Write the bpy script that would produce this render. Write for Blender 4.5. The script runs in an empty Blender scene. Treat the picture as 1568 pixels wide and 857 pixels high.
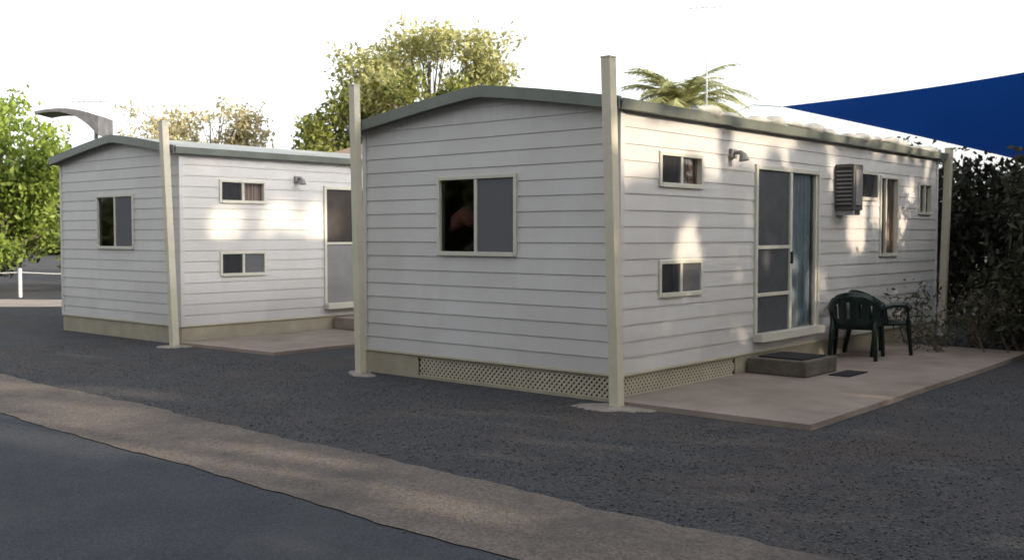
import bpy, bmesh, math, random
import numpy as np
from mathutils import Vector, Matrix
random.seed(7); rng=np.random.default_rng(7)
sc=bpy.context.scene
sc.view_settings.view_transform='Standard'; sc.view_settings.look='None'; sc.view_settings.exposure=0
COL=sc.collection

# ---------------------------------------------------------------- materials
def newmat(name):
    m=bpy.data.materials.new(name); m.use_nodes=True
    nt=m.node_tree; return m,nt,nt.nodes['Principled BSDF']
def mat(name,c,rough=0.6,var=0.12,scale=3.0,bump=0.0,bscale=60,c2=None,spec=0.3,metal=0.0,detail=6):
    m,nt,b=newmat(name)
    tc=nt.nodes.new('ShaderNodeTexCoord')
    n=nt.nodes.new('ShaderNodeTexNoise'); n.inputs['Scale'].default_value=scale; n.inputs['Detail'].default_value=detail
    n.inputs['Roughness'].default_value=0.65
    nt.links.new(tc.outputs['Object'],n.inputs['Vector'])
    r=nt.nodes.new('ShaderNodeValToRGB'); r.color_ramp.elements[0].position=0.32; r.color_ramp.elements[1].position=0.68
    a=tuple(x*(1-var) for x in c); d=c2 if c2 else tuple(min(1,x*(1+var)) for x in c)
    r.color_ramp.elements[0].color=(*a,1); r.color_ramp.elements[1].color=(*d,1)
    nt.links.new(n.outputs['Fac'],r.inputs['Fac']); nt.links.new(r.outputs['Color'],b.inputs['Base Color'])
    b.inputs['Roughness'].default_value=rough; b.inputs['Specular IOR Level'].default_value=spec; b.inputs['Metallic'].default_value=metal
    if bump>0:
        n2=nt.nodes.new('ShaderNodeTexNoise'); n2.inputs['Scale'].default_value=bscale; n2.inputs['Detail'].default_value=4
        nt.links.new(tc.outputs['Object'],n2.inputs['Vector'])
        bp=nt.nodes.new('ShaderNodeBump'); bp.inputs['Strength'].default_value=bump; bp.inputs['Distance'].default_value=0.02
        nt.links.new(n2.outputs['Fac'],bp.inputs['Height']); nt.links.new(bp.outputs['Normal'],b.inputs['Normal'])
    return m
def siding_mat():
    m,nt,b=newmat('vinyl_siding')
    tc=nt.nodes.new('ShaderNodeTexCoord')
    mp=nt.nodes.new('ShaderNodeMapping'); mp.inputs['Scale'].default_value=(1.0,1.0,0.8)
    nt.links.new(tc.outputs['Object'],mp.inputs['Vector'])
    n=nt.nodes.new('ShaderNodeTexNoise'); n.inputs['Scale'].default_value=1.3; n.inputs['Detail'].default_value=8; n.inputs['Roughness'].default_value=0.65
    nt.links.new(mp.outputs['Vector'],n.inputs['Vector'])
    r=nt.nodes.new('ShaderNodeValToRGB'); r.color_ramp.elements[0].position=0.3; r.color_ramp.elements[1].position=0.62
    r.color_ramp.elements[0].color=(0.545,0.525,0.50,1); r.color_ramp.elements[1].color=(0.61,0.595,0.58,1)
    nt.links.new(n.outputs['Fac'],r.inputs['Fac'])
    g=nt.nodes.new('ShaderNodeNewGeometry')
    mr=nt.nodes.new('ShaderNodeMapRange'); mr.inputs['To Min'].default_value=0.95; mr.inputs['To Max'].default_value=1.03
    nt.links.new(g.outputs['Random Per Island'],mr.inputs['Value'])
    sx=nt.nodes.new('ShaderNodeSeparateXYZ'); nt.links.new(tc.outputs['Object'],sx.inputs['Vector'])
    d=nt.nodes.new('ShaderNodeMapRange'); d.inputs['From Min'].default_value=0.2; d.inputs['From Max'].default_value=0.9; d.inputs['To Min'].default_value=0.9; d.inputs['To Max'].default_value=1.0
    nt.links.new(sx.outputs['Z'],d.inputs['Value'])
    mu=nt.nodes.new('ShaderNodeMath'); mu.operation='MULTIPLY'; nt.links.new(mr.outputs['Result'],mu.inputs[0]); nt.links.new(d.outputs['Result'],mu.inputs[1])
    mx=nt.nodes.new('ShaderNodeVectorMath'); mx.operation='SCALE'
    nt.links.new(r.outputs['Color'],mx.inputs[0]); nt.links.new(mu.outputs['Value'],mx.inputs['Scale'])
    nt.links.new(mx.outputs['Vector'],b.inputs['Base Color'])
    b.inputs['Roughness'].default_value=0.5; b.inputs['Specular IOR Level'].default_value=0.3
    return m
def leaf_mat(name,c1,c2,trans=0.35,nscale=0.9):
    m=bpy.data.materials.new(name); m.use_nodes=True; nt=m.node_tree
    for x in list(nt.nodes): nt.nodes.remove(x)
    o=nt.nodes.new('ShaderNodeOutputMaterial'); g=nt.nodes.new('ShaderNodeNewGeometry')
    tc=nt.nodes.new('ShaderNodeTexCoord'); n=nt.nodes.new('ShaderNodeTexNoise'); n.inputs['Scale'].default_value=nscale
    nt.links.new(tc.outputs['Object'],n.inputs['Vector'])
    a=nt.nodes.new('ShaderNodeMath'); a.operation='MULTIPLY_ADD'; a.inputs[1].default_value=0.55
    nt.links.new(g.outputs['Random Per Island'],a.inputs[0])
    s=nt.nodes.new('ShaderNodeMath'); s.operation='MULTIPLY_ADD'; s.inputs[1].default_value=1.3; s.inputs[2].default_value=-0.42
    nt.links.new(n.outputs['Fac'],s.inputs[0]); nt.links.new(s.outputs[0],a.inputs[2])
    mx=nt.nodes.new('ShaderNodeMix'); mx.data_type='RGBA'; mx.clamp_factor=True
    nt.links.new(a.outputs[0],mx.inputs[0]); mx.inputs[6].default_value=(*c1,1); mx.inputs[7].default_value=(*c2,1)
    d=nt.nodes.new('ShaderNodeBsdfPrincipled'); d.inputs['Roughness'].default_value=0.55; d.inputs['Specular IOR Level'].default_value=0.25
    nt.links.new(mx.outputs[2],d.inputs['Base Color'])
    if trans>0:
        t=nt.nodes.new('ShaderNodeBsdfTranslucent'); ms=nt.nodes.new('ShaderNodeMixShader'); ms.inputs[0].default_value=trans
        nt.links.new(mx.outputs[2],t.inputs['Color'])
        nt.links.new(d.outputs[0],ms.inputs[1]); nt.links.new(t.outputs[0],ms.inputs[2]); nt.links.new(ms.outputs[0],o.inputs[0])
    else: nt.links.new(d.outputs[0],o.inputs[0])
    return m
def glass_mat():
    m=bpy.data.materials.new('window_glass'); m.use_nodes=True; nt=m.node_tree
    for x in list(nt.nodes): nt.nodes.remove(x)
    o=nt.nodes.new('ShaderNodeOutputMaterial'); f=nt.nodes.new('ShaderNodeFresnel'); f.inputs['IOR'].default_value=1.6
    t=nt.nodes.new('ShaderNodeBsdfTransparent'); t.inputs['Color'].default_value=(0.78,0.8,0.82,1)
    g=nt.nodes.new('ShaderNodeBsdfGlossy'); g.inputs['Roughness'].default_value=0.03
    ms=nt.nodes.new('ShaderNodeMixShader'); nt.links.new(f.outputs[0],ms.inputs[0]); nt.links.new(t.outputs[0],ms.inputs[1]); nt.links.new(g.outputs[0],ms.inputs[2]); nt.links.new(ms.outputs[0],o.inputs[0])
    return m
def screen_mat(name,c,alpha):
    m,nt,b=newmat(name); b.inputs['Base Color'].default_value=(*c,1); b.inputs['Alpha'].default_value=alpha; b.inputs['Roughness'].default_value=.8; b.inputs['Specular IOR Level'].default_value=.1
    return m
def ground_mat(name,stops,fine=90,mid=3.0,bump=0.6,rough=0.9,tint=(0.16,0.075,0.045),tintamt=0.35,tscale=.55):
    m,nt,b=newmat(name); L=nt.links
    tc=nt.nodes.new('ShaderNodeTexCoord')
    v=nt.nodes.new('ShaderNodeTexVoronoi'); v.inputs['Scale'].default_value=fine; L.new(tc.outputs['Object'],v.inputs['Vector'])
    n=nt.nodes.new('ShaderNodeTexNoise'); n.inputs['Scale'].default_value=mid; n.inputs['Detail'].default_value=8; n.inputs['Roughness'].default_value=0.7; L.new(tc.outputs['Object'],n.inputs['Vector'])
    sx=nt.nodes.new('ShaderNodeSeparateXYZ'); L.new(v.outputs['Color'],sx.inputs['Vector'])
    ad=nt.nodes.new('ShaderNodeMath'); ad.operation='MULTIPLY_ADD'; ad.inputs[1].default_value=0.5; L.new(sx.outputs['X'],ad.inputs[0])
    s=nt.nodes.new('ShaderNodeMath'); s.operation='MULTIPLY'; s.inputs[1].default_value=0.5; L.new(n.outputs['Fac'],s.inputs[0]); L.new(s.outputs[0],ad.inputs[2])
    r=nt.nodes.new('ShaderNodeValToRGB'); e=r.color_ramp.elements
    e[0].position=0.15; e[0].color=(*stops[0],1); e[1].position=0.85; e[1].color=(*stops[2],1)
    k=e.new(0.5); k.color=(*stops[1],1); L.new(ad.outputs[0],r.inputs['Fac'])
    n2=nt.nodes.new('ShaderNodeTexNoise'); n2.inputs['Scale'].default_value=tscale; n2.inputs['Detail'].default_value=7; n2.inputs['Roughness'].default_value=0.7; L.new(tc.outputs['Object'],n2.inputs['Vector'])
    mr=nt.nodes.new('ShaderNodeMapRange'); mr.inputs['From Min'].default_value=0.47; mr.inputs['From Max'].default_value=0.66; mr.inputs['To Max'].default_value=tintamt; L.new(n2.outputs['Fac'],mr.inputs['Value'])
    mx=nt.nodes.new('ShaderNodeMix'); mx.data_type='RGBA'; L.new(mr.outputs['Result'],mx.inputs[0]); L.new(r.outputs['Color'],mx.inputs[6]); mx.inputs[7].default_value=(*tint,1)
    L.new(mx.outputs[2],b.inputs['Base Color']); b.inputs['Roughness'].default_value=rough; b.inputs['Specular IOR Level'].default_value=0.15
    bp=nt.nodes.new('ShaderNodeBump'); bp.inputs['Strength'].default_value=bump; bp.inputs['Distance'].default_value=0.015
    L.new(v.outputs['Distance'],bp.inputs['Height']); L.new(bp.outputs['Normal'],b.inputs['Normal'])
    return m

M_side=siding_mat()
M_cream=mat('cream_paint',(0.50,0.47,0.37),0.5,0.08)
M_post=mat('post_paint',(0.57,0.525,0.41),0.5,0.1,2.0)
M_frame=mat('cream_aluminium',(0.60,0.58,0.50),0.35,0.05)
M_roof=mat('roof_trim_green',(0.17,0.185,0.16),0.45,0.15)
M_roofsheet=mat('roof_sheet',(0.35,0.36,0.33),0.45,0.15)
M_glass=glass_mat()
M_fly=screen_mat('fly_screen',(0.17,0.17,0.18),.75)
M_fly2=screen_mat('fly_screen_dark',(0.06,0.06,0.065),.6)
M_curtain=mat('grey_curtain',(0.64,0.64,0.65),0.9,0.12,6)
M_curtwarm=mat('peach_curtain',(0.60,0.48,0.42),0.9,0.12,6)
M_curtblue=mat('blue_grey_curtain',(0.52,0.60,0.66),0.9,0.1,4)
M_red=mat('red_cushion',(0.45,0.18,0.15),0.9,0.2,4)
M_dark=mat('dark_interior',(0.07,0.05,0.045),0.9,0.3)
M_mesh=mat('fly_screen_mesh',(0.070,0.073,0.08),0.7,0.2,5)
M_meshb=mat('fly_screen_mesh_brown',(0.045,0.038,0.035),0.7,0.2,5)
M_skirt=mat('skirting_panel',(0.34,0.305,0.23),0.7,0.15,2.5)
M_lat=mat('lattice_paint',(0.46,0.42,0.32),0.7,0.12)
M_conc=mat('concrete_slab',(0.26,0.215,0.185),0.9,0.25,1.3,0.3,40,detail=10)
M_foot=mat('concrete_footing',(0.25,0.225,0.20),0.9,0.25,4,0.4,40)
M_grey=mat('grey_plastic',(0.24,0.23,0.23),0.5,0.1)
M_ac=mat('ac_casing',(0.12,0.112,0.105),0.5,0.15)
M_acd=mat('ac_grille_dark',(0.03,0.03,0.03),0.6,0.2)
M_chair=mat('green_plastic',(0.006,0.018,0.016),0.3,0.2,4,spec=0.5)
M_mat=mat('rubber_mat',(0.02,0.02,0.022),0.9,0.3)
M_tarp=mat('canvas_roll',(0.46,0.46,0.42),0.8,0.25,3,0.5,15)
M_bark=mat('bark',(0.10,0.08,0.06),0.9,0.3,5,0.6,20)
M_white=mat('white_paint',(0.60,0.60,0.58),0.5,0.08)
M_brownroof=mat('brown_roof_sheet',(0.20,0.15,0.11),0.6,0.15)
M_brick=mat('tan_wall',(0.35,0.29,0.22),0.8,0.15)
M_steel=mat('galvanised_steel',(0.35,0.36,0.37),0.4,0.1)
M_alu=mat('bright_aluminium',(0.75,0.75,0.75),0.4,0.05)

# ---------------------------------------------------------------- helpers
def mk(name,V,F,m,parent=None,smooth=False):
    me=bpy.data.meshes.new(name); me.from_pydata([tuple(v) for v in V],[],F); me.update()
    o=bpy.data.objects.new(name,me); COL.objects.link(o)
    if m: me.materials.append(m)
    if parent: o.parent=parent
    if smooth:
        for p in me.polygons: p.use_smooth=True
    return o
def fast(name,V,F,m,parent=None):
    me=bpy.data.meshes.new(name); V=np.asarray(V,dtype=np.float32); F=np.asarray(F,dtype=np.int32); k=F.shape[1]
    me.vertices.add(len(V)); me.vertices.foreach_set('co',V.ravel())
    me.loops.add(F.size); me.loops.foreach_set('vertex_index',F.ravel())
    me.polygons.add(len(F)); me.polygons.foreach_set('loop_start',np.arange(0,F.size,k,dtype=np.int32)); me.polygons.foreach_set('loop_total',np.full(len(F),k,dtype=np.int32))
    me.update(calc_edges=True); me.validate()
    o=bpy.data.objects.new(name,me); COL.objects.link(o); me.materials.append(m)
    if parent: o.parent=parent
    return o
def empty(name,loc=(0,0,0),rot=0):
    e=bpy.data.objects.new(name,None); e.location=loc; e.rotation_euler=(0,0,rot); COL.objects.link(e); return e
BF=[(0,3,2,1),(4,5,6,7),(0,1,5,4),(1,2,6,5),(2,3,7,6),(3,0,4,7)]
def bx(x0,x1,y0,y1,z0,z1):
    return [(x0,y0,z0),(x1,y0,z0),(x1,y1,z0),(x0,y1,z0),(x0,y0,z1),(x1,y0,z1),(x1,y1,z1),(x0,y1,z1)]
class MB:
    def __init__(s): s.V=[]; s.F=[]
    def add(s,V,F):
        o=len(s.V); s.V+= [tuple(v) for v in V]; s.F+=[tuple(i+o for i in f) for f in F]
    def box(s,*a): s.add(bx(*a),BF)
    def tube(s,pts,rad,n=8):
        pts=[Vector(p) for p in pts]; o=len(s.V)
        if not hasattr(rad,'__len__'): rad=[rad]*len(pts)
        for i,p in enumerate(pts):
            d=(pts[min(i+1,len(pts)-1)]-pts[max(i-1,0)]).normalized()
            a=d.orthogonal().normalized() if abs(d.z)<0.9 else Vector((1,0,0)); a=(a-d*a.dot(d)).normalized(); b=d.cross(a)
            for k in range(n):
                t=2*math.pi*k/n; s.V.append(tuple(p+(a*math.cos(t)+b*math.sin(t))*rad[i]))
        for i in range(len(pts)-1):
            for k in range(n):
                s.F.append((o+i*n+k,o+i*n+(k+1)%n,o+(i+1)*n+(k+1)%n,o+(i+1)*n+k))
        s.F.append(tuple(o+k for k in range(n))); s.F.append(tuple(o+(len(pts)-1)*n+k for k in range(n)))
    def out(s,name,m,parent=None,bevel=0,smooth=False):
        o=mk(name,s.V,s.F,m,parent,smooth)
        if bevel:
            b=o.modifiers.new('b','BEVEL'); b.width=bevel; b.segments=2; b.limit_method='ANGLE'
        return o

# ---------------------------------------------------------------- sun
SUN_EL=math.radians(18.0)
sa=math.radians(10.0)          # direction to the sun, from +X toward +Y
S=np.array([math.cos(SUN_EL)*math.cos(sa),math.cos(SUN_EL)*math.sin(sa),math.sin(SUN_EL)])

# ---------------------------------------------------------------- cabin
W,L,B,E,RZ=3.52,8.34,0.26,2.70,2.95
def rooz(x):   # underside of roof at local x
    pk=-1.66
    if x>pk: t=(0.06-x)/(0.06-pk)
    else: t=(x+W+0.06)/(pk+W+0.06)
    t=max(0,t)
    return E+(RZ-E)*(1-(1-min(1,t))**1.18)
def build_cabin(name,loc,lattice=True):
    c=empty(name,loc)
    def front(a,z,o): return (a,-o,z)
    def side(a,z,o): return (o,a,z)
    def wall(nm,P,a0,a1,holes,gable=False):
        mb=MB(); pitch=0.1525
        ed=sorted(set([a0,a1]+[h[0] for h in holes]+[h[1] for h in holes]))
        top=RZ+0.03 if gable else E+0.04
        for s0,s1 in zip(ed[:-1],ed[1:]):
            mid=(s0+s1)/2; hs=sorted([(h[2],h[3]) for h in holes if h[0]<mid<h[1]])
            iv=[]; z=B
            for h in hs: iv.append((z,h[0])); z=h[1]
            iv.append((z,top))
            for z0,z1 in iv:
                k=int((z0-B)/pitch+1e-6)
                while B+k*pitch<z1-1e-6:
                    b0=B+k*pitch; lo=max(z0,b0); hi=min(z1,b0+pitch)
                    of=lambda zz:0.014-0.010*(zz-b0)/pitch
                    if hi>E+0.001 and gable:
                        n=24; xs=[s0+(s1-s0)*i/n for i in range(n+1)]
                        for xa,xb in zip(xs[:-1],xs[1:]):
                            ha=min(hi,rooz(xa)+0.03); hb=min(hi,rooz(xb)+0.03)
                            if ha>lo or hb>lo:
                                ha=max(ha,lo+1e-3); hb=max(hb,lo+1e-3)
                                mb.add([P(xa,lo,of(lo)),P(xb,lo,of(lo)),P(xb,hb,of(hb)),P(xa,ha,of(ha))],[(0,1,2,3)])
                                if lo==b0: mb.add([P(xa,lo,0.0),P(xb,lo,0.0),P(xb,lo,of(lo)),P(xa,lo,of(lo))],[(0,1,2,3)])
                    else:
                        rr=[P(s0,lo,0.0),P(s1,lo,0.0),P(s1,lo,of(lo)),P(s0,lo,of(lo)),P(s1,hi,of(hi)),P(s0,hi,of(hi))]
                        mb.add(rr,[(0,1,2,3),(3,2,4,5)])
                    k+=1
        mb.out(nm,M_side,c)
    fh=[(-2.33,-1.24,1.35,2.155)]
    sh=[(0.64,1.43,2.03,2.35),(0.64,1.43,0.96,1.30),(2.56,4.17,0.43,2.31),(5.38,6.02,2.02,2.38),(6.10,6.74,1.27,2.35),(7.54,8.06,1.86,2.31)]
    wall('front_wall',front,-W,0,fh,True)
    wall('side_wall',side,0,L,sh)
    mb=MB(); mb.add([(-W,0,B),(-W,L,B),(-W,L,E+.04),(-W,0,E+.04)],[(0,1,2,3)]); mb.add([(-W,L,B),(0,L,B),(0,L,E+.04),(-W/2,L,RZ+.03),(-W,L,E+.04)],[(0,1,2,3,4)]); mb.out('rear_walls',M_side,c)
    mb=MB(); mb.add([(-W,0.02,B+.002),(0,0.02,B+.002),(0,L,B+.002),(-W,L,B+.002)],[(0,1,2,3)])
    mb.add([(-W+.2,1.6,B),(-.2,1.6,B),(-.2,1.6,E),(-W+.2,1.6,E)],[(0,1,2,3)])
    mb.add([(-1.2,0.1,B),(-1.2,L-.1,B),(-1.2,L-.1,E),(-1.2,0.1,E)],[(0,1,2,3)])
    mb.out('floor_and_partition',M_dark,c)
    if lattice:
        mb=MB(); mb.tube([(-2.32,.20,1.60),(-2.25,.20,1.70),(-2.13,.20,1.76),(-2.02,.21,1.70),(-1.97,.22,1.60)],[.05,.09,.10,.09,.04],10); mb.out('cushion',M_red,c,smooth=True)
    # corner trims
    mb=MB(); mb.box(-0.045,0.022,-0.022,0.045,B-.01,E+.03); mb.box(-W-.01,-W+.05,-0.022,0.03,B-.01,E+.03); mb.box(-.03,.022,L-.05,L+.01,B-.01,E+.03)
    mb.out('corner_trim',M_side,c,0.004)
    # windows
    def window(nm,P,a0,a1,z0,z1,split=0.5,back=(None,None),fly=(None,None),fw=0.030,sp=True):
        fr=MB()
        def pb(x0,x1,y0,y1,o0,o1):
            V=[P(x0,y0,o0),P(x1,y0,o0),P(x1,y0,o1),P(x0,y0,o1),P(x0,y1,o0),P(x1,y1,o0),P(x1,y1,o1),P(x0,y1,o1)]
            fr.add(V,BF)
        pb(a0-.010,a0+fw,z0-.010,z1+.010,-0.06,0.030); pb(a1-fw,a1+.010,z0-.010,z1+.010,-0.06,0.030)
        pb(a0+fw,a1-fw,z1-fw,z1+.010,-0.06,0.029); pb(a0+fw,a1-fw,z0-.014,z0+fw,-0.06,0.038)
        m=a0+(a1-a0)*split
        if sp: pb(m-.020,m+.020,z0+fw,z1-fw,-0.05,0.024)
        fr.out(nm+'_frame',M_frame,c,0.004)
        for i,(p0,p1,o) in enumerate(((a0+fw,m,-0.008),(m,a1-fw,-0.030))):
            mk(nm+'_glass_%d'%i,[P(p0,z0+fw,o),P(p1,z0+fw,o),P(p1,z1-fw,o),P(p0,z1-fw,o)],[(0,1,2,3)],M_glass,c)
            if fly[i]: mk(nm+'_fly_screen_%d'%i,[P(p0,z0+fw,.010),P(p1,z0+fw,.010),P(p1,z1-fw,.010),P(p0,z1-fw,.010)],[(0,1,2,3)],fly[i],c)
            if back[i]:
                n=28; V=[];F=[]
                for k in range(n+1):
                    a=p0+(p1-p0)*k/n; oo=o-0.05+0.016*math.sin(k*1.9)+0.010*math.sin(k*.7)
                    V+= [P(a,z0,oo),P(a,z1,oo)]
                    if k<n: F.append((2*k,2*k+2,2*k+3,2*k+1))
                mk(nm+'_curtain_%d'%i,V,F,back[i],c)
    window('front_window',front,*fh[0],back=(None,M_curtain),fly=(None,M_fly))
    window('upper_window',side,*sh[0],back=(None,M_curtwarm),fly=(M_fly2,None))
    window('lower_window',side,*sh[1],back=(None,M_curtain),fly=(M_fly2,M_fly))
    window('vent_window',side,*sh[3],fly=(M_fly2,M_fly2),sp=False)
    window('rear_window',side,*sh[4],split=0.32,back=(None,M_curtwarm))
    window('small_window',side,*sh[5],back=(M_curtain,M_curtain))
    # sliding door and screen
    d=MB(); y0,y1,z0,z1=sh[2]; ym=3.41
    d.box(-.07,.040,y0-.012,y0+.035,z0-.03,z1+.02); d.box(-.07,.040,y1-.035,y1+.012,z0-.03,z1+.02)
    d.box(-.07,.039,y0+.035,y1-.035,z1-.035,z1+.02); d.box(-.07,.12,y0-.01,y1+.01,z0-.06,z0+.03)
    d.box(-.03,.035,ym-.03,ym+.03,z0+.03,z1-.035)
    d.box(.0,.028,y0+.035,ym-.03,1.395,1.435)
    if lattice: d.box(.0,.028,y0+.035,ym-.03,0.865,0.905)
    d.box(-.03,.02,y1-.08,y1-.035,z0+.03,z1-.035)
    d.out('door_frame',M_frame,c,0.004)
    if lattice: mk('screen_door_mesh',[(0.012,y0+.035,z0+.03),(0.012,ym-.03,z0+.03),(0.012,ym-.03,z1-.035),(0.012,y0+.035,z1-.035)],[(0,1,2,3)],M_mesh,c)
    else:
        mk('screen_door_mesh',[(0.012,y0+.035,1.41),(0.012,ym-.03,1.41),(0.012,ym-.03,z1-.035),(0.012,y0+.035,z1-.035)],[(0,1,2,3)],M_meshb,c)
        mk('screen_door_lower_panel',[(0.012,y0+.035,z0+.03),(0.012,ym-.03,z0+.03),(0.012,ym-.03,1.41),(0.012,y0+.035,1.41)],[(0,1,2,3)],M_grey,c)
    mk('sliding_door_glass',[(-0.012,ym,z0+.03),(-0.012,y1-.08,z0+.03),(-0.012,y1-.08,z1-.035),(-0.012,ym,z1-.035)],[(0,1,2,3)],M_glass,c)
    V=[];F=[];n=40
    for k in range(n+1):
        a=ym+(y1-ym-.05)*k/n; oo=-0.055+0.015*math.sin(k*1.1)
        V+=[(oo,a,z0),(oo,a,z1)]
        if k<n: F.append((2*k,2*k+2,2*k+3,2*k+1))
    mk('door_curtain',V,F,M_curtblue,c)
    hb=MB(); hb.box(.036,.06,ym-.02,ym+.01,1.22,1.36); hb.out('door_handle',M_acd,c,0.004)
    # light fitting
    lf=MB(); lf.box(.015,.05,1.97,2.09,2.36,2.46); lf.tube([(.05,2.03,2.42),(.12,2.03,2.42),(.15,2.03,2.39),(.16,2.03,2.33)],[.02,.025,.04,.055],10); lf.out('wall_light',M_grey,c,0.004)
    if lattice:   # air conditioner through the wall
        a=MB(); a.box(.01,.26,4.64,4.92,1.86,2.43); a.out('air_conditioner_case',M_ac,c,0.012)
        a=MB()
        for i in range(9): a.box(.035,.235,4.628,4.642,1.93+i*.05,1.95+i*.05)
        a.box(.262,.270,4.68,4.88,1.92,2.36); a.out('air_conditioner_louvres',M_grey,c)
        a=MB(); a.box(.03,.24,4.632,4.6385,1.90,2.39); a.out('air_conditioner_grille',M_acd,c)
        a=MB(); a.box(.012,.24,4.68,4.71,1.80,1.86); a.box(.012,.24,4.86,4.89,1.80,1.86); a.out('air_conditioner_bracket',M_steel,c)
    # roof
    n=28; xs=[-W-.09+(W+.18)*i/n for i in range(n+1)]; yA,yB=-0.13,L+0.12
    V=[];F=[]
    for x in xs:
        z=rooz(x)
        V+=[(x,yA,z+.02),(x,yB,z+.02),(x,yA,z+.085),(x,yB,z+.085)]
    for i in range(n):
        b=4*i; F+=[(b,b+1,b+5,b+4),(b+2,b+6,b+7,b+3),(b,b+4,b+6,b+2),(b+1,b+3,b+7,b+5)]
    F+=[(0,2,3,1),(4*n,4*n+1,4*n+3,4*n+2)]
    mk('roof_sheet',V,F,M_roofsheet,c)
    V=[];F=[]
    for x in xs:
        z=rooz(x); V+=[(x,yA-.02,z-.015),(x,yA+.02,z-.015),(x,yA-.02,z+.10),(x,yA+.02,z+.10)]
    for i in range(n):
        b=4*i; F+=[(b,b+1,b+5,b+4),(b+2,b+6,b+7,b+3),(b,b+4,b+6,b+2),(b+1,b+3,b+7,b+5)]
    F+=[(0,2,3,1),(4*n,4*n+1,4*n+3,4*n+2)]
    mk('barge_board',V,F,M_roof,c)
    V=[];F=[]
    for x in xs:
        z=rooz(x); V+=[(x,yA+.02,z-.0),(x,0.01,z-.0)]
    for i in range(n): F.append((2*i,2*i+1,2*i+3,2*i+2))
    mk('soffit',V,F,M_roof,c)
    g=MB()
    g.add([(.03,yA,E-.01),(.11,yA,E-.01),(.13,yA,E+.08),(.115,yA,E+.08),(.10,yA,E+.005),(.03,yA,E+.005),
           (.03,yB,E-.01),(.11,yB,E-.01),(.13,yB,E+.08),(.115,yB,E+.08),(.10,yB,E+.005),(.03,yB,E+.005)],
          [(0,1,7,6),(1,2,8,7),(2,3,9,8),(3,4,10,9),(4,5,11,10),(0,5,4,1),(1,4,3,2),(6,7,10,11),(7,8,9,10)])
    g.add([(-W-.03,yA,E-.02),(-W-.13,yA,E-.02),(-W-.15,yA,E+.09),(-W-.03,yB,E-.02),(-W-.13,yB,E-.02),(-W-.15,yB,E+.09)],[(0,1,4,3),(1,2,5,4)])
    g.out('gutter',M_roof,c)
    # skirting
    top=B-.004; bot=0.015
    if lattice:
        for nm,P,a0,a1,sgn in (('front',front,-2.68,-.03,1),('side',side,.05,2.2,1)):
            mb=MB(); st=.060; wd=.024*1.4; h=top-bot
            for lay,sg in ((-.010,1),(-.015,-1)):
                a=a0-h
                while a<a1:
                    def xx(t): return a+h*t if sg>0 else a+h*(1-t)
                    ts=[k/6 for k in range(7)]
                    for ta,tb_ in zip(ts[:-1],ts[1:]):
                        xa,xb=xx(ta),xx(tb_)
                        if min(xa,xb)<a0 or max(xa,xb)+wd>a1: continue
                        mb.add([P(xa,bot+h*ta,lay),P(xa+wd,bot+h*ta,lay),P(xb+wd,bot+h*tb_,lay),P(xb,bot+h*tb_,lay)],[(0,1,2,3)])
                    a+=st
            mb.out(nm+'_lattice',M_lat,c)
        mb=MB(); mb.box(-2.66,-.03,.0,.02,top-.03,top); mb.box(-2.66,-.03,.0,.02,0.0,.03); mb.box(-.04,-.021,0,.02,0,top)
        mb.box(-W,-2.66,.0,.02,0,top); mb.box(-.02,0,.0,2.18,top-.03,top); mb.box(-.02,0,.0,2.18,0,.05); mb.box(-.02,0,2.18,L,0,top)
        mb.out('skirting_panels',M_skirt,c)
        mb=MB(); mb.box(-W+.02,-.15,.16,.2,0,top); mb.box(-.2,-.15,.16,L,0,top); mb.out('underfloor_shade_backing',M_dark,c)  # dark sheets behind the lattice stand in for shade under the floor
    else:
        mb=MB(); mb.box(-W,-.02,.0,.02,0,top); mb.box(-.02,0,.0,L,0,top); mb.out('skirting_panels',M_skirt,c)
    mb=MB(); mb.box(-W,.020,-.020,0.0,B-.012,B+.012); mb.box(0.0,.020,0.0,L,B-.012,B+.012); mb.out('base_trim',M_cream,c)
    if lattice:   # rolled canvas lying along the eave
        V=[];F=[];n=170;m=10
        for i in range(n+1):
            y=1.2+7.0*i/n; r=.034+.018*math.sin(y*5.1)+.014*math.sin(y*13+1)+.012*rng.random(); r=max(.012,r); zz=E+.105+.02*math.sin(y*2.3)
            for k in range(m):
                t=2*math.pi*k/m; V.append((.05+r*1.7*math.cos(t),y,zz+r*math.sin(t)))
        for i in range(n):
            for k in range(m): F.append((i*m+k,i*m+(k+1)%m,(i+1)*m+(k+1)%m,(i+1)*m+k))
        F+=[tuple(range(m)),tuple(n*m+k for k in range(m))]
        mk('awning_roll',V,F,M_tarp,c,True)
    return c
build_cabin('cabin',(0,0,0),True)
build_cabin('cabin.001',(-7.66,0.20,0),False)

# ---------------------------------------------------------------- posts
def post(base,top,w,name='awning_post',pad=True,pr=.2):
    e=empty(name,base); t=Vector(top)-Vector(base); h=w/2
    mb=MB(); V=[]
    for z,o in ((0,Vector((0,0,0))),(1,t)):
        for sx,sy in ((-1,-1),(1,-1),(1,1),(-1,1)): V.append((o.x+sx*h,o.y+sy*h,o.z))
    mb.add(V,BF); mb.out('shaft',M_post,e,0.006)
    mb=MB(); mb.box(t.x-h-.004,t.x+h+.004,t.y-h-.004,t.y+h+.004,t.z,t.z+.015); mb.out('cap',M_post,e,0.004)
    if pad:
        V=[(0,0,.022)];n=22
        for k in range(n):
            a=2*math.pi*k/n; r=pr*(1+.35*math.sin(a*2+base[0])+.25*random.random()); V.append((r*1.2*math.cos(a),r*.8*math.sin(a),.014))
        for k in range(n):
            v=V[k+1]; V.append((v[0]*1.2,v[1]*1.2,-.01))
        F=[(0,k+1,(k+1)%n+1) for k in range(n)]+[(k+1,n+k+1,n+(k+1)%n+1,(k+1)%n+1) for k in range(n)]
        mk('footing',V,F,M_foot,e)
    return e
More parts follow.
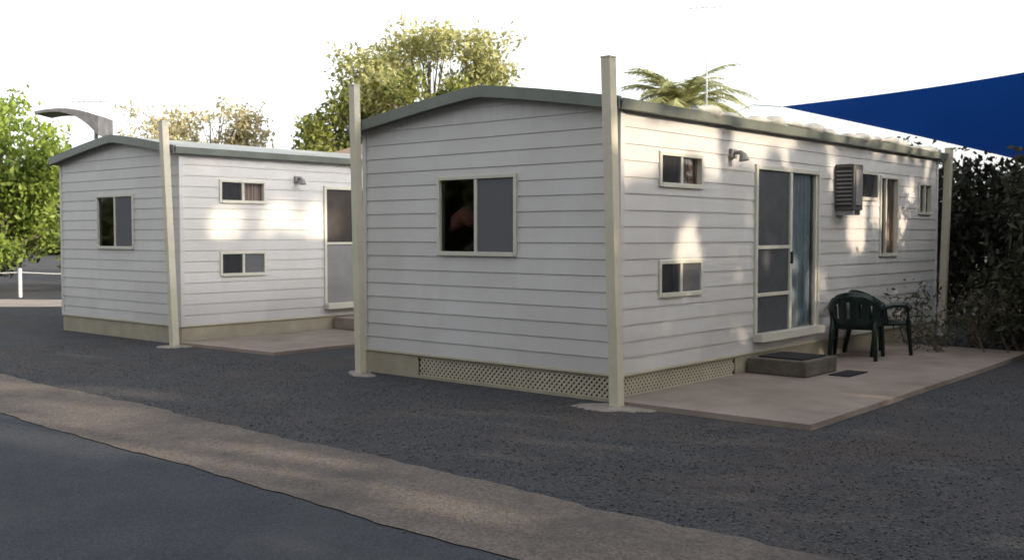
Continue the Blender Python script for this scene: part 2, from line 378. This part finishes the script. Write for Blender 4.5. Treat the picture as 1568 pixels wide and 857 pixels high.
post((0.13,-0.22,0),(0.02,-0.22,3.13),0.10,pr=.23)
post((-3.36,-0.21,0),(-3.44,-0.21,3.20),0.09,pr=.15)
post((-7.49,-0.02,0),(-7.70,-0.02,3.12),0.10,pr=.17)
post((0.03,8.56,0),(0.10,8.56,2.86),0.10,pad=False)

# ---------------------------------------------------------------- slabs, step, mat
def slab(name,pts,z,m,z0=-.02):
    n=len(pts); V=[(x,y,z) for x,y in pts]+[(x,y,z0) for x,y in pts]
    return mk(name,V,[tuple(range(n))]+[(i,i+n,(i+1)%n+n,(i+1)%n) for i in range(n)],m)
slab('concrete_patio',[(0.02,-0.14),(1.93,-0.12),(1.91,1.5),(1.86,4.7),(1.8,6.6),(0.02,6.6)],.05,M_conc)
slab('concrete_patio',[(-7.64,0.12),(-5.55,0.22),(-5.6,5.0),(-7.64,5.0)],.045,M_conc)
st=empty('door_step',(0,0,.05))
mb=MB(); mb.box(.03,.72,2.38,3.15,0,.17); mb.out('step_block',mat('step_concrete',(0.12,0.105,0.09),0.9,0.25,5,0.4,50),st,0.015)
mb=MB(); mb.box(.12,.64,2.47,3.05,.172,.186); mb.out('step_mat',M_mat,st,0.004)
mt=MB(); mt.box(.80,1.03,2.75,3.25,.052,.062); mt.out('door_mat',M_mat,None,0.004)
st=empty('door_step.001',(-7.66,.2,.045))
mb=MB(); mb.box(.03,.72,2.72,4.05,0,.19); mb.out('step_block',M_conc,st,0.015)

# ---------------------------------------------------------------- chairs
def chair(name,loc,rot):
    e=empty(name,loc,rot)
    V=[];F=[];n=8
    for i in range(n+1):
        for j in range(n+1):
            x=-.25+.50*i/n; y=-.23+.46*j/n
            V.append((x*(1-.12*(j/n)),y,.42-.02*math.cos(x*6)+ .012*abs(y)))
    for i in range(n):
        for j in range(n): F.append((i*(n+1)+j,(i+1)*(n+1)+j,(i+1)*(n+1)+j+1,i*(n+1)+j+1))
    o=mk('seat',V,F,M_chair,e,True); s=o.modifiers.new('s','SOLIDIFY'); s.thickness=.02
    V=[];F=[];nu,nv=24,8
    for i in range(nu+1):
        th=math.radians(-82+164*i/nu)
        for j in range(nv+1):
            t=j/nv; h=.40+(.36*math.cos(th*.85)**.7+.04)*t
            rr=.27+.03*t; V.append((rr*math.sin(th),.03+ (rr-.02)*math.cos(th)+.05*t,h))
    for i in range(nu):
        for j in range(nv):
            if i%4==1 and 2<=j<=5 and 4<i<20: continue
            F.append((i*(nv+1)+j,(i+1)*(nv+1)+j,(i+1)*(nv+1)+j+1,i*(nv+1)+j+1))
    o=mk('back',V,F,M_chair,e,True); s=o.modifiers.new('s','SOLIDIFY'); s.thickness=.018
    mb=MB()
    rim=[V[i*(nv+1)+nv] for i in range(nu+1)]
    mb.tube(rim,.018,8)
    for sx in (-1,1):
        mb.tube([(sx*.285,.14,.60),(sx*.30,.03,.635),(sx*.30,-.14,.63),(sx*.285,-.22,.59),(sx*.265,-.235,.43),(sx*.29,-.27,0)],[.024,.034,.034,.030,.032,.024],8)
        mb.tube([(sx*.27,.16,.60),(sx*.24,.22,.43),(sx*.27,.31,0)],[.022,.034,.024],8)
        mb.tube([(sx*.245,-.22,.40),(sx*.235,.22,.40)],.03,6)
    mb.tube([(-.25,-.23,.40),(.25,-.23,.40)],.03,6); mb.tube([(-.235,.22,.39),(.235,.22,.39)],.03,6)
    mb.out('frame_and_legs',M_chair,e,smooth=True)
    return e
chair('garden_chair',(0.36,4.52,.05),math.radians(195))
chair('garden_chair',(0.40,5.12,.05),math.radians(150))

# ---------------------------------------------------------------- ground
mk('ground',[(-300,-300,0),(300,-300,0),(300,300,0),(-300,300,0)],[(0,1,2,3)],ground_mat('gravel',[(0.028,0.030,0.034),(0.058,0.061,0.067),(0.11,0.113,0.12)],70,2.2,0.7,tint=(0.10,0.065,0.05),tintamt=.4))
def ledge(x,y0,amp,ph): return y0-.03*x+amp*(math.sin(x*1.7+ph)+.6*math.sin(x*4.3+ph*2)+.5*math.sin(x*11+ph)+.4*math.sin(x*23+2*ph))
def strip(name,ya,yb,aa,ab,z,m,x0=-60,x1=40,dx=.08):
    n=int((x1-x0)/dx); V=[];F=[]
    for i in range(n+1):
        x=x0+dx*i; V+=[(x,ledge(x,ya,aa,1),z),(x,ledge(x,yb,ab,2.4),z)]
        if i<n: F.append((2*i,2*i+1,2*i+3,2*i+2))
    return mk(name,V,F,m)
strip('road',-4.05,-11.5,.012,.02,.004,ground_mat('asphalt',[(0.032,0.036,0.043),(0.053,0.059,0.069),(0.085,0.092,0.105)],120,1.5,0.4,tint=(0.10,0.095,0.095),tintamt=.35))
strip('concrete_edge_strip',-3.06,-4.10,.025,.014,.010,ground_mat('edge_concrete',[(0.090,0.077,0.069),(0.148,0.128,0.115),(0.21,0.182,0.16)],70,2.5,0.3,tint=(0.075,0.070,0.07),tintamt=.75,tscale=1.1))
# loose stones
N=16000
P=np.zeros((N,3)); P[:,0]=rng.uniform(-9,7,N); P[:,1]=rng.uniform(-3.25,-.2,N)+ -0.03*P[:,0]
k=rng.random(N)<.1; P[k,1]=rng.uniform(-4.3,-3.0,k.sum())
ok=~((P[:,0]>0)&(P[:,0]<1.97)&(P[:,1]>-.2)); P=P[ok]; N=len(P)
P2=np.zeros((4000,3)); P2[:,0]=rng.uniform(1.97,7,4000); P2[:,1]=rng.uniform(-.5,5.5,4000); P=np.vstack([P,P2]); N=len(P)
sz=rng.uniform(.004,.011,N)[:,None]
octv=np.array([(1,0,0),(0,1,0),(-1,0,0),(0,-1,0),(0,0,.8),(0,0,-.6)])
ang=rng.uniform(0,6.28,N)
V=np.zeros((N,6,3))
for i,v in enumerate(octv):
    jit=rng.uniform(.6,1.3,(N,1)); x=v[0]*np.cos(ang)-v[1]*np.sin(ang); y=v[0]*np.sin(ang)+v[1]*np.cos(ang)
    V[:,i,:]=np.stack([x,y,np.full(N,v[2])],1)*sz*jit
V+=P[:,None,:]; V[:,:,2]+=sz*.5
of=np.array([(0,1,4),(1,2,4),(2,3,4),(3,0,4),(1,0,5),(2,1,5),(3,2,5),(0,3,5)])
F=(of[None]+6*np.arange(N)[:,None,None]).reshape(-1,3)
fast('loose_gravel',V.reshape(-1,3),F,leaf_mat('stone',(0.04,0.04,0.044),(0.14,0.135,0.135),0.0,3))

# ---------------------------------------------------------------- foliage
# holes cut in the leaves along sun rays, shaped to put sun patches here
gaps=[]
def gap(p,r): gaps.append((np.array(p,float),r))
for y,z,r in ((.12,2.46,.20),(.42,2.42,.20),(.75,2.50,.15),(1.15,2.50,.12),(1.5,2.46,.13),(1.75,2.28,.09),(2.2,2.5,.13),(2.7,2.52,.10),(3.3,2.52,.09),(1.22,1.46,.11),(5.35,1.62,.20),(5.6,1.78,.20),(5.5,1.45,.13),(6.2,1.9,.2),(6.5,1.6,.15),(6.95,1.7,.13),(7.3,2.1,.12),(4.6,2.3,.08)):
    gap((0,y,z),r)
for y in np.arange(1.5,8.2,.5): gap((.1,y,2.82),.08)
for y,z,r in ((.85,1.68,.17),(1.05,1.72,.11),(1.85,1.78,.10),(2.0,1.8,.08),(2.6,1.70,.15),(2.85,1.72,.17)):
    gap((-7.66,y,z),r)
for x,y,r in ((-4.1,-2.6,.15),(-3.7,-2.55,.10),(-1.6,-3.80,.13),(-1.0,-3.85,.13),(-2.9,-3.95,.15),(-2.2,-4.3,.12),(-.4,-3.45,.13),(.2,-3.55,.12),(-3.4,-3.45,.14),(-5.2,-3.2,.16),(-6.0,-3.5,.18),(-5.0,-4.6,.2),(1.5,-3.7,.09),(-3.6,-4.5,.16),(-8,-3.3,.22)):
    gap((x,y,0),r)
def carve(C,grow=.05):
    keep=np.ones(len(C),bool)
    for p,r in gaps:
        d=C-p; t=d@S; q=d-t[:,None]*S; keep&=~((np.linalg.norm(q,axis=1)<r+grow)&(t>.5))
    return C[keep]
def leafquads(C,size,asp=.5,up=0.0):
    n=len(C); a=rng.normal(size=(n,3)); a[:,2]-=up; a/=np.linalg.norm(a,axis=1)[:,None]
    b=rng.normal(size=(n,3)); b-= (b*a).sum(1)[:,None]*a; b/=np.linalg.norm(b,axis=1)[:,None]
    s=(size*rng.uniform(.6,1.35,n))[:,None]
    V=np.stack([C-a*s*.5,C+b*s*asp*.5-a*s*.05,C+a*s*.5,C-b*s*asp*.5-a*s*.05],1).reshape(-1,3)
    return V,np.arange(4*n).reshape(-1,4)
def clump_points(clumps,dens):
    out=[]
    for c,r in clumps:
        r=np.array(r if hasattr(r,'__len__') else (r,r,r*.8)); n=int(dens*r[0]*r[1]*r[2]*4.19)+20
        d=rng.normal(size=(n,3)); d/=np.linalg.norm(d,axis=1)[:,None]
        rad=rng.random(n)**(1/2.3)
        lump=1+.22*np.sin(d[:,0]*5+c[0]*3)*np.sin(d[:,1]*6+c[1])+.18*np.sin(d[:,2]*7+c[2]*5)
        out.append(np.array(c)+d*(rad*lump)[:,None]*r)
    return np.vstack(out)
def tree(name,base,h,spread,nl,clr,dens,leaf,m,m_t=M_bark,seed=1,low=.3,cr=(.45,.9),asp=.45,extra=(),trunk_r=.16,core=0):
    R=random.Random(seed); e=empty(name,base); mb=MB()
    th=h*low; lean=(R.uniform(-.3,.3),R.uniform(-.3,.3))
    mb.tube([(0,0,-.05),(lean[0]*.3,lean[1]*.3,th*.5),(lean[0],lean[1],th)],[trunk_r*1.3,trunk_r,trunk_r*.8],9)
    cl=[]
    for i in range(nl):
        a=2*math.pi*(i*.618)+R.uniform(-.3,.3); zf=(i*.754877)%1.0; rr=spread*math.sqrt(max(.05,1-((zf-.35)/.75)**2))*R.uniform(.5,1.0)*(0.55 if zf>.88 else 1)
        end=(lean[0]+rr*math.cos(a),lean[1]+rr*math.sin(a),th+(h-th-clr*.4)*(.08+.92*zf))
        mid=(lean[0]+rr*.45*math.cos(a),lean[1]+rr*.45*math.sin(a),th+(end[2]-th)*.45+.15)
        mb.tube([(lean[0],lean[1],th*R.uniform(.75,1)),mid,end],[trunk_r*.42,trunk_r*.24,trunk_r*.06],6)
        s=clr*R.uniform(*cr); cl.append((end,(s,s,s*.75)))
        for q in range(2):
            s2=s*R.uniform(.45,.7); e2=(end[0]+R.uniform(-1,1)*s,end[1]+R.uniform(-1,1)*s,end[2]+R.uniform(-.7,.6)*s)
            mb.tube([mid,tuple((np.array(mid)+np.array(e2))/2+np.array((0,0,.1))),e2],[trunk_r*.15,trunk_r*.08,trunk_r*.03],5)
            cl.append((e2,(s2,s2,s2*.8)))
        if i<core: cl.append((tuple((np.array(mid)*.6+np.array(end)*.4)),(s,s,s*.8)))
    for x in extra: cl.append(x)
    mb.out('trunk_and_limbs',m_t,e,smooth=True)
    C=clump_points(cl,dens)
    V,F=leafquads(C,leaf,asp,.3); fast('crown_leaves',V,F,m,e)
    return e
ML_gum=leaf_mat('gum_leaves',(0.18,0.20,0.07),(0.50,0.47,0.20),.4,.7)
ML_dense=leaf_mat('dense_leaves',(0.035,0.055,0.012),(0.26,0.27,0.06),.3,1.1)
ML_bright=leaf_mat('bright_leaves',(0.07,0.13,0.02),(0.36,0.43,0.09),.4,1.3)
ML_pale=leaf_mat('pale_leaves',(0.30,0.27,0.15),(0.58,0.52,0.30),.4,.8)
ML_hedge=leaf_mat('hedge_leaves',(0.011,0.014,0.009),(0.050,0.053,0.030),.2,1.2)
ML_palm=leaf_mat('palm_leaves',(0.22,0.25,0.10),(0.58,0.57,0.30),.3,.8)
ML_weed=leaf_mat('weed_leaves',(0.035,0.038,0.024),(0.15,0.14,0.09),.3,3)
ML_far=leaf_mat('far_leaves',(0.02,0.03,0.012),(0.07,0.08,0.03),.2,.5)
Fv=np.array([-.654,.7565]); Rv=np.array([.7565,.654]); C0=np.array([5.525,-7.902])   # metres ahead / across from the viewpoint
tree('gum_tree',(-18.9,16.0,0),8.6,2.6,38,1.2,110,.19,ML_gum,seed=5,low=.5,cr=(.5,1.0),asp=.42)
tree('leafy_tree',(-17.5,13.5,0),6.7,3.2,36,1.15,180,.17,ML_dense,seed=9,low=.3,asp=.5,core=36)
tree('pale_gum_tree',(-25.1,12.0,0),6.3,2.1,28,1.0,120,.17,ML_pale,seed=12,low=.5,asp=.42,core=10)
tree('green_tree',(-25.4,4.6,0),5.8,3.0,44,1.2,140,.18,ML_bright,seed=3,low=.12,asp=.5,core=44)

# palm
e=empty('palm_tree',(-7.75,13.6,0)); mb=MB(); mb.tube([(0,0,0),(.05,0,1.5),(0,.05,3),(0,0,4.35)],[.26,.22,.2,.24],12); mb.out('trunk',M_bark,e,smooth=True)
V=[];F=[]; rr=MB(); R=random.Random(4)
for i in range(54):
    az=i*2.399; el=math.radians(R.uniform(15,88)); Ln=R.uniform(1.6,2.2); pts=[]
    p=np.array([0,0,4.35]); a=el
    for k in range(13):
        pts.append(p.copy()); p=p+np.array([math.cos(a)*math.cos(az),math.cos(a)*math.sin(az),math.sin(a)])*Ln/12; a-=R.uniform(.11,.18)
    rr.tube(pts,[.02-.0013*k for k in range(13)],4)
    sd=np.array([-math.sin(az),math.cos(az),0])
    for k in range(2,60):
        t=k/60*12; i0=int(t); q=pts[i0]*(1-(t-i0))+pts[min(12,i0+1)]*(t-i0); d=(pts[min(12,i0+1)]-pts[i0]); d/=np.linalg.norm(d)+1e-9
        ll=.46*math.sin(math.pi*min(.98,k/60*.9+.1))
        for s in (-1,1):
            tip=q+(sd*s*.75+d*.6+np.array([0,0,-.28+R.uniform(-.15,.25)]))*ll; w=d*.026; o=len(V)
            V+=[q-w,q+w,tip]; F.append((o,o+1,o+2))
rr.out('frond_stems',ML_palm,e); fast('fronds',np.array(V),np.array(F),ML_palm,e)

# hedge / shrubs at right
def shrub(name,clumps,dens,leaf,m,asp=.5,up=.2,grow=0,sr=.03,every=1):
    b=clumps[0][0]; e=empty(name,(b[0],b[1],0)); C=clump_points(clumps,dens); C=C[C[:,2]>.02]; C=carve(C,grow)-np.array([b[0],b[1],0])
    V,F=leafquads(C,leaf,asp,up); fast('leaves',V,F,m,e)
    mb=MB(); R=random.Random(2)
    for c,r in clumps[::every]:
        q=np.array(c)-np.array([b[0],b[1],0]); mb.tube([(q[0]+R.uniform(-.3,.3),q[1]+R.uniform(-.3,.3),0),(q[0]+R.uniform(-.15,.15),q[1]+R.uniform(-.15,.15),q[2]*.5),tuple(q)],[sr,sr*.7,sr*.3],5)
    mb.out('stems',M_bark,e)
R=random.Random(11); cl=[]
for i in range(50):
    x=1.0+R.uniform(0,3.2); y=7.0+R.uniform(0,3.2)-(x-1.0)*.5
    if x<1.7: y=7.6+R.uniform(0,2.6)
    z=R.uniform(.3,2.45); s=R.uniform(.4,.65); cl.append(((x,y,z),(s,s,s*.85)))
cl+= [((2.2,5.9,.4),(.5,.4,.5)),((2.6,5.7,.5),(.6,.4,.6)),((2.3,5.9,1.2),(.6,.5,.7)),((2.4,6.1,2.0),(.6,.5,.55)),((1.5,7.6,2.4),(.5,.5,.4)),((.85,9.6,1.6),(.6,.5,.8)),((.95,9.8,2.3),(.55,.5,.45)),((.6,9.7,.8),(.5,.5,.8)),((1.6,9.4,2.6),(.7,.6,.4)),((2.2,8.4,2.7),(.7,.6,.45)),((2.9,7.2,2.6),(.7,.6,.5)),((2.0,7.4,2.5),(.6,.6,.5)),((2.1,6.7,1.4),(.6,.5,.8)),((1.7,6.9,.8),(.5,.5,.7)),((1.9,7.0,.4),(.7,.5,.5)),((1.3,7.6,.5),(.6,.5,.6))]
for i in range(26):
    t=i/25; cl.append(((-1.6+6.0*t+R.uniform(-.2,.2),11.4-1.6*t+R.uniform(-.2,.2),R.uniform(.5,2.8)),(.7,.5,.8)))
    cl.append(((-1.6+6.0*t+R.uniform(-.2,.2),11.4-1.6*t+R.uniform(-.2,.2),1.2+1.2*R.random()),(.6,.5,.9)))
for i in range(30):
    t=i/29; cl.append(((-2.2+5.0*t+R.uniform(-.1,.1),12.9-1.2*t+R.uniform(-.2,.2),.8+1.1*(i%2)+R.uniform(-.2,.2)),(.75,.6,1.0)))
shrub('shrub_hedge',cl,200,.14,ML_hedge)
cl=[]
for i in range(26): cl.append(((.55+R.uniform(-.35,1.2),6.2+R.uniform(-.4,1.2),R.uniform(.08,.78)),(.32,.32,.3)))
shrub('flowering_shrub',cl,480,.09,ML_weed,.30,up=-.4,sr=.010)
cl=[]
for i in range(30):
    t=R.uniform(-9,6); q=C0+Fv*R.uniform(29,32)+Rv*(-15+t); cl.append(((q[0],q[1],R.uniform(.4,1.5)),(1.0,1.0,.7)))
shrub('garden_bushes',cl,90,.20,ML_hedge)
C=[]
for i in range(150):
    a=math.radians(R.uniform(95,215)); d=R.uniform(75,100); hh=R.uniform(1.5,4.5)
    C.append(((d*math.cos(a),d*math.sin(a),hh*.5),(5,5,hh*.6)))
V,F=leafquads(clump_points(C,3.0),1.1,.6); fast('distant_trees',V,F,ML_far)

# unseen trees added east to shade the cabins, and another row across the road
def belt(name,pos,topk,dens,leafsize,seed,dc):
    R=random.Random(seed); cl=[]; e=empty(name,(0,0,0)); mb=MB()
    for x,y in pos:
        x+=R.uniform(-.5,.5); y+=R.uniform(-.5,.5); mb.tube([(x,y,0),(x+.1,y,2.2),(x,y+.2,topk*.45)],[.2,.16,.08],8)
        for k in range(topk): cl.append(((x+R.uniform(-1.2,1.2),y+R.uniform(-1.4,1.4),.7+k*.62+R.uniform(-.2,.2)),(1.3,1.4,.85)))
    mb.out('trunks',M_bark,e,smooth=True)
    C=clump_points(cl,dens)
    if dc:
        n=15000; X=np.stack([rng.uniform(11.2,13,n),rng.uniform(-14,19,n),rng.uniform(.3,9.6,n)],1)  # loose leaf fill added to block stray sun
        C=carve(np.vstack([C,X]),.16)
    V,F=leafquads(C,leafsize,.8); fast('leaves',V,F,leaf_mat(name+'_leaves',(0.03,0.045,0.015),(0.09,0.11,0.04),0,.6),e)
belt('added_shade_trees',[(12,-13+i*2.35) for i in range(14)],15,8,.44,21,True)
belt('roadside_trees',[(-26+i*2.9,-18) for i in range(13)],12,6,.8,33,False)

# ---------------------------------------------------------------- shade sail
e=empty('shade_sail',(0,0,0))
A=np.array([-2.3,7.8,3.62]); Bc=np.array([2.7,9.4,4.22]); Cc=np.array([1.7,15.1,2.32]); n=26; V=[];idx={};F=[]
def sailpt(u,v):
    w=1-u-v; p=A*w+Bc*u+Cc*v; cen=(A+Bc+Cc)/3
    s=1-.08*(4*(u*w if v<min(u,w) else v*w if u<min(v,w) else u*v))
    p=cen+(p-cen)*s; p[2]-=.5*(27*u*v*w)*.3; return p
for i in range(n+1):
    for j in range(n+1-i): idx[(i,j)]=len(V); V.append(sailpt(i/n,j/n))
for i in range(n):
    for j in range(n-i):
        F.append((idx[(i,j)],idx[(i+1,j)],idx[(i,j+1)]))
        if i+j<n-1: F.append((idx[(i+1,j)],idx[(i+1,j+1)],idx[(i,j+1)]))
m_sail=leaf_mat('blue_shade_cloth',(0.006,0.044,0.22),(0.010,0.066,0.31),.38,.5)
mk('sail_cloth',V,F,m_sail,e,True)
mb=MB(); mb.tube([(-2.3,7.8,3.62),(-2.7,7.6,3.66)],.008,5); mb.tube([(2.75,9.45,0),(2.75,9.45,4.3)],.06,10); mb.tube([(1.7,15.2,0),(1.7,15.2,2.7)],.06,10); mb.tube([(-4.6,9.4,0),(-4.6,9.4,3.66),(-4.58,9.38,3.68)],.03,8)
mb.tube([(-2.7,7.6,3.66),(-4.6,9.4,3.64)],.006,5)
mb.out('sail_posts_and_cables',M_steel,e)

# ---------------------------------------------------------------- brown roofed house behind
e=empty('brown_roof_house',(-13.6,10.0,0),.713)
mb=MB(); mb.box(-2.6,3.4,-1.8,1.8,0,3.0); mb.out('walls',M_brick,e)
mb=MB(); mb.add([(-2.9,-2.1,2.98),(3.7,-2.1,2.98),(3.7,2.1,2.98),(-2.9,2.1,2.98),(-.6,0,3.9),(1.6,0,3.9)],[(0,1,5,4),(1,2,5),(2,3,4,5),(3,0,4),(0,3,2,1)]); mb.out('hip_roof',M_brownroof,e)

# ---------------------------------------------------------------- curved shade structure and mast at left
q=C0+Fv*27+Rv*(-27*.4145); e=empty('curved_shade_canopy',(q[0],q[1],0),.713)
V=[];F=[];n=20
for i in range(n+1):
    t=i/n; x=-.85+1.6*t; z=4.66+.14*math.sin(t*math.pi*.75)-.22*t*t; th=.07+.42*t**3
    V+=[(x,-.5,z),(x,.5,z),(x,-.5,z-th),(x,.5,z-th)]
for i in range(n): b=4*i; F+=[(b,b+4,b+5,b+1),(b+2,b+3,b+7,b+6),(b,b+2,b+6,b+4),(b+1,b+5,b+7,b+3)]
F+=[(0,1,3,2),(4*n,4*n+2,4*n+3,4*n+1)]
mk('canopy',V,F,mat('grey_canopy',(0.11,0.11,0.115),.6,.3,6),e)
mb=MB(); mb.tube([(.5,0,0),(.5,0,4.4)],.05,10); mb.tube([(.3,0,4.5),(.3,0,4.98)],.014,5); mb.tube([(-.1,0,4.95),(.8,0,4.97)],.014,5)
for k in range(6): mb.tube([(-.05+k*.16,-.18,4.96),(-.05+k*.16,.18,4.96)],.009,4)
mb.out('post_and_aerial',M_steel,e)
q=C0+Fv*20+Rv*(20*.185); e=empty('tv_antenna',(q[0],q[1],0),.5); mb=MB(); mb.tube([(0,0,0),(0,0,5.95)],.014,6); mb.tube([(-.35,0,5.85),(.35,0,5.85)],.009,5)
for k in range(6): mb.tube([(-.3+k*.11,-.22+.02*k,5.86),(-.3+k*.11,.22-.02*k,5.86)],.006,4)
mb.out('mast_and_elements',M_alu,e)

# low rail fence at left
e=empty('rail_fence',(0,0,0)); mb=MB(); pts=[]
for i in range(5):
    q=C0+Fv*26+Rv*(-12.25-3.6+i*1.8); pts.append((q[0],q[1])); mb.tube([(q[0],q[1],0),(q[0],q[1],.72)],.045,8)
for a,b in zip(pts[:-1],pts[1:]):
    mb.tube([(a[0],a[1],.62),((a[0]+b[0])/2,(a[1]+b[1])/2,.58),(b[0],b[1],.62)],.012,6)
mb.out('posts_and_rail',M_white,e)
q0=C0+Fv*22.5+Rv*(-16); q1=C0+Fv*22.5+Rv*(-8.5); q2=C0+Fv*25+Rv*(-8.5); q3=C0+Fv*25+Rv*(-18)
mk('footpath',[(*q0,.006),(*q1,.006),(*q2,.006),(*q3,.006)],[(0,1,2,3)],mat('path_concrete',(0.42,0.36,0.31),.9,.15,1.5))

# ---------------------------------------------------------------- world, sun, camera
w=bpy.data.worlds.new('World'); sc.world=w; w.use_nodes=True; nt=w.node_tree; bg=nt.nodes['Background']
sky=nt.nodes.new('ShaderNodeTexSky'); sky.sky_type='NISHITA'; sky.sun_disc=False; sky.sun_elevation=SUN_EL
sky.sun_rotation=math.radians(90)-sa; sky.air_density=1.0; sky.dust_density=3.0
hs=nt.nodes.new('ShaderNodeHueSaturation'); hs.inputs['Saturation'].default_value=.17; hs.inputs['Value'].default_value=3.05
nt.links.new(sky.outputs[0],hs.inputs['Color']); nt.links.new(hs.outputs[0],bg.inputs['Color']); bg.inputs['Strength'].default_value=.15
ld=bpy.data.lights.new('sun','SUN'); ld.energy=5.0; ld.angle=math.radians(.8); ld.color=(1,.84,.64)
lo=bpy.data.objects.new('sun',ld); COL.objects.link(lo); lo.rotation_euler=Vector(S).to_track_quat('Z','Y').to_euler()
cd=bpy.data.cameras.new('camera'); cam=bpy.data.objects.new('camera',cd); COL.objects.link(cam); sc.camera=cam
cd.sensor_width=36; cd.lens=36*1600.4/1568; cd.clip_end=1000; cam.location=(5.525,-7.902,1.556)
cd.dof.use_dof=True; cd.dof.focus_distance=5.5; cd.dof.aperture_fstop=5.0
yaw,pit=-.7129,-.0433
D=Vector((math.sin(yaw)*math.cos(pit),math.cos(yaw)*math.cos(pit),math.sin(pit)))
cam.rotation_euler=D.to_track_quat('-Z','Y').to_euler()
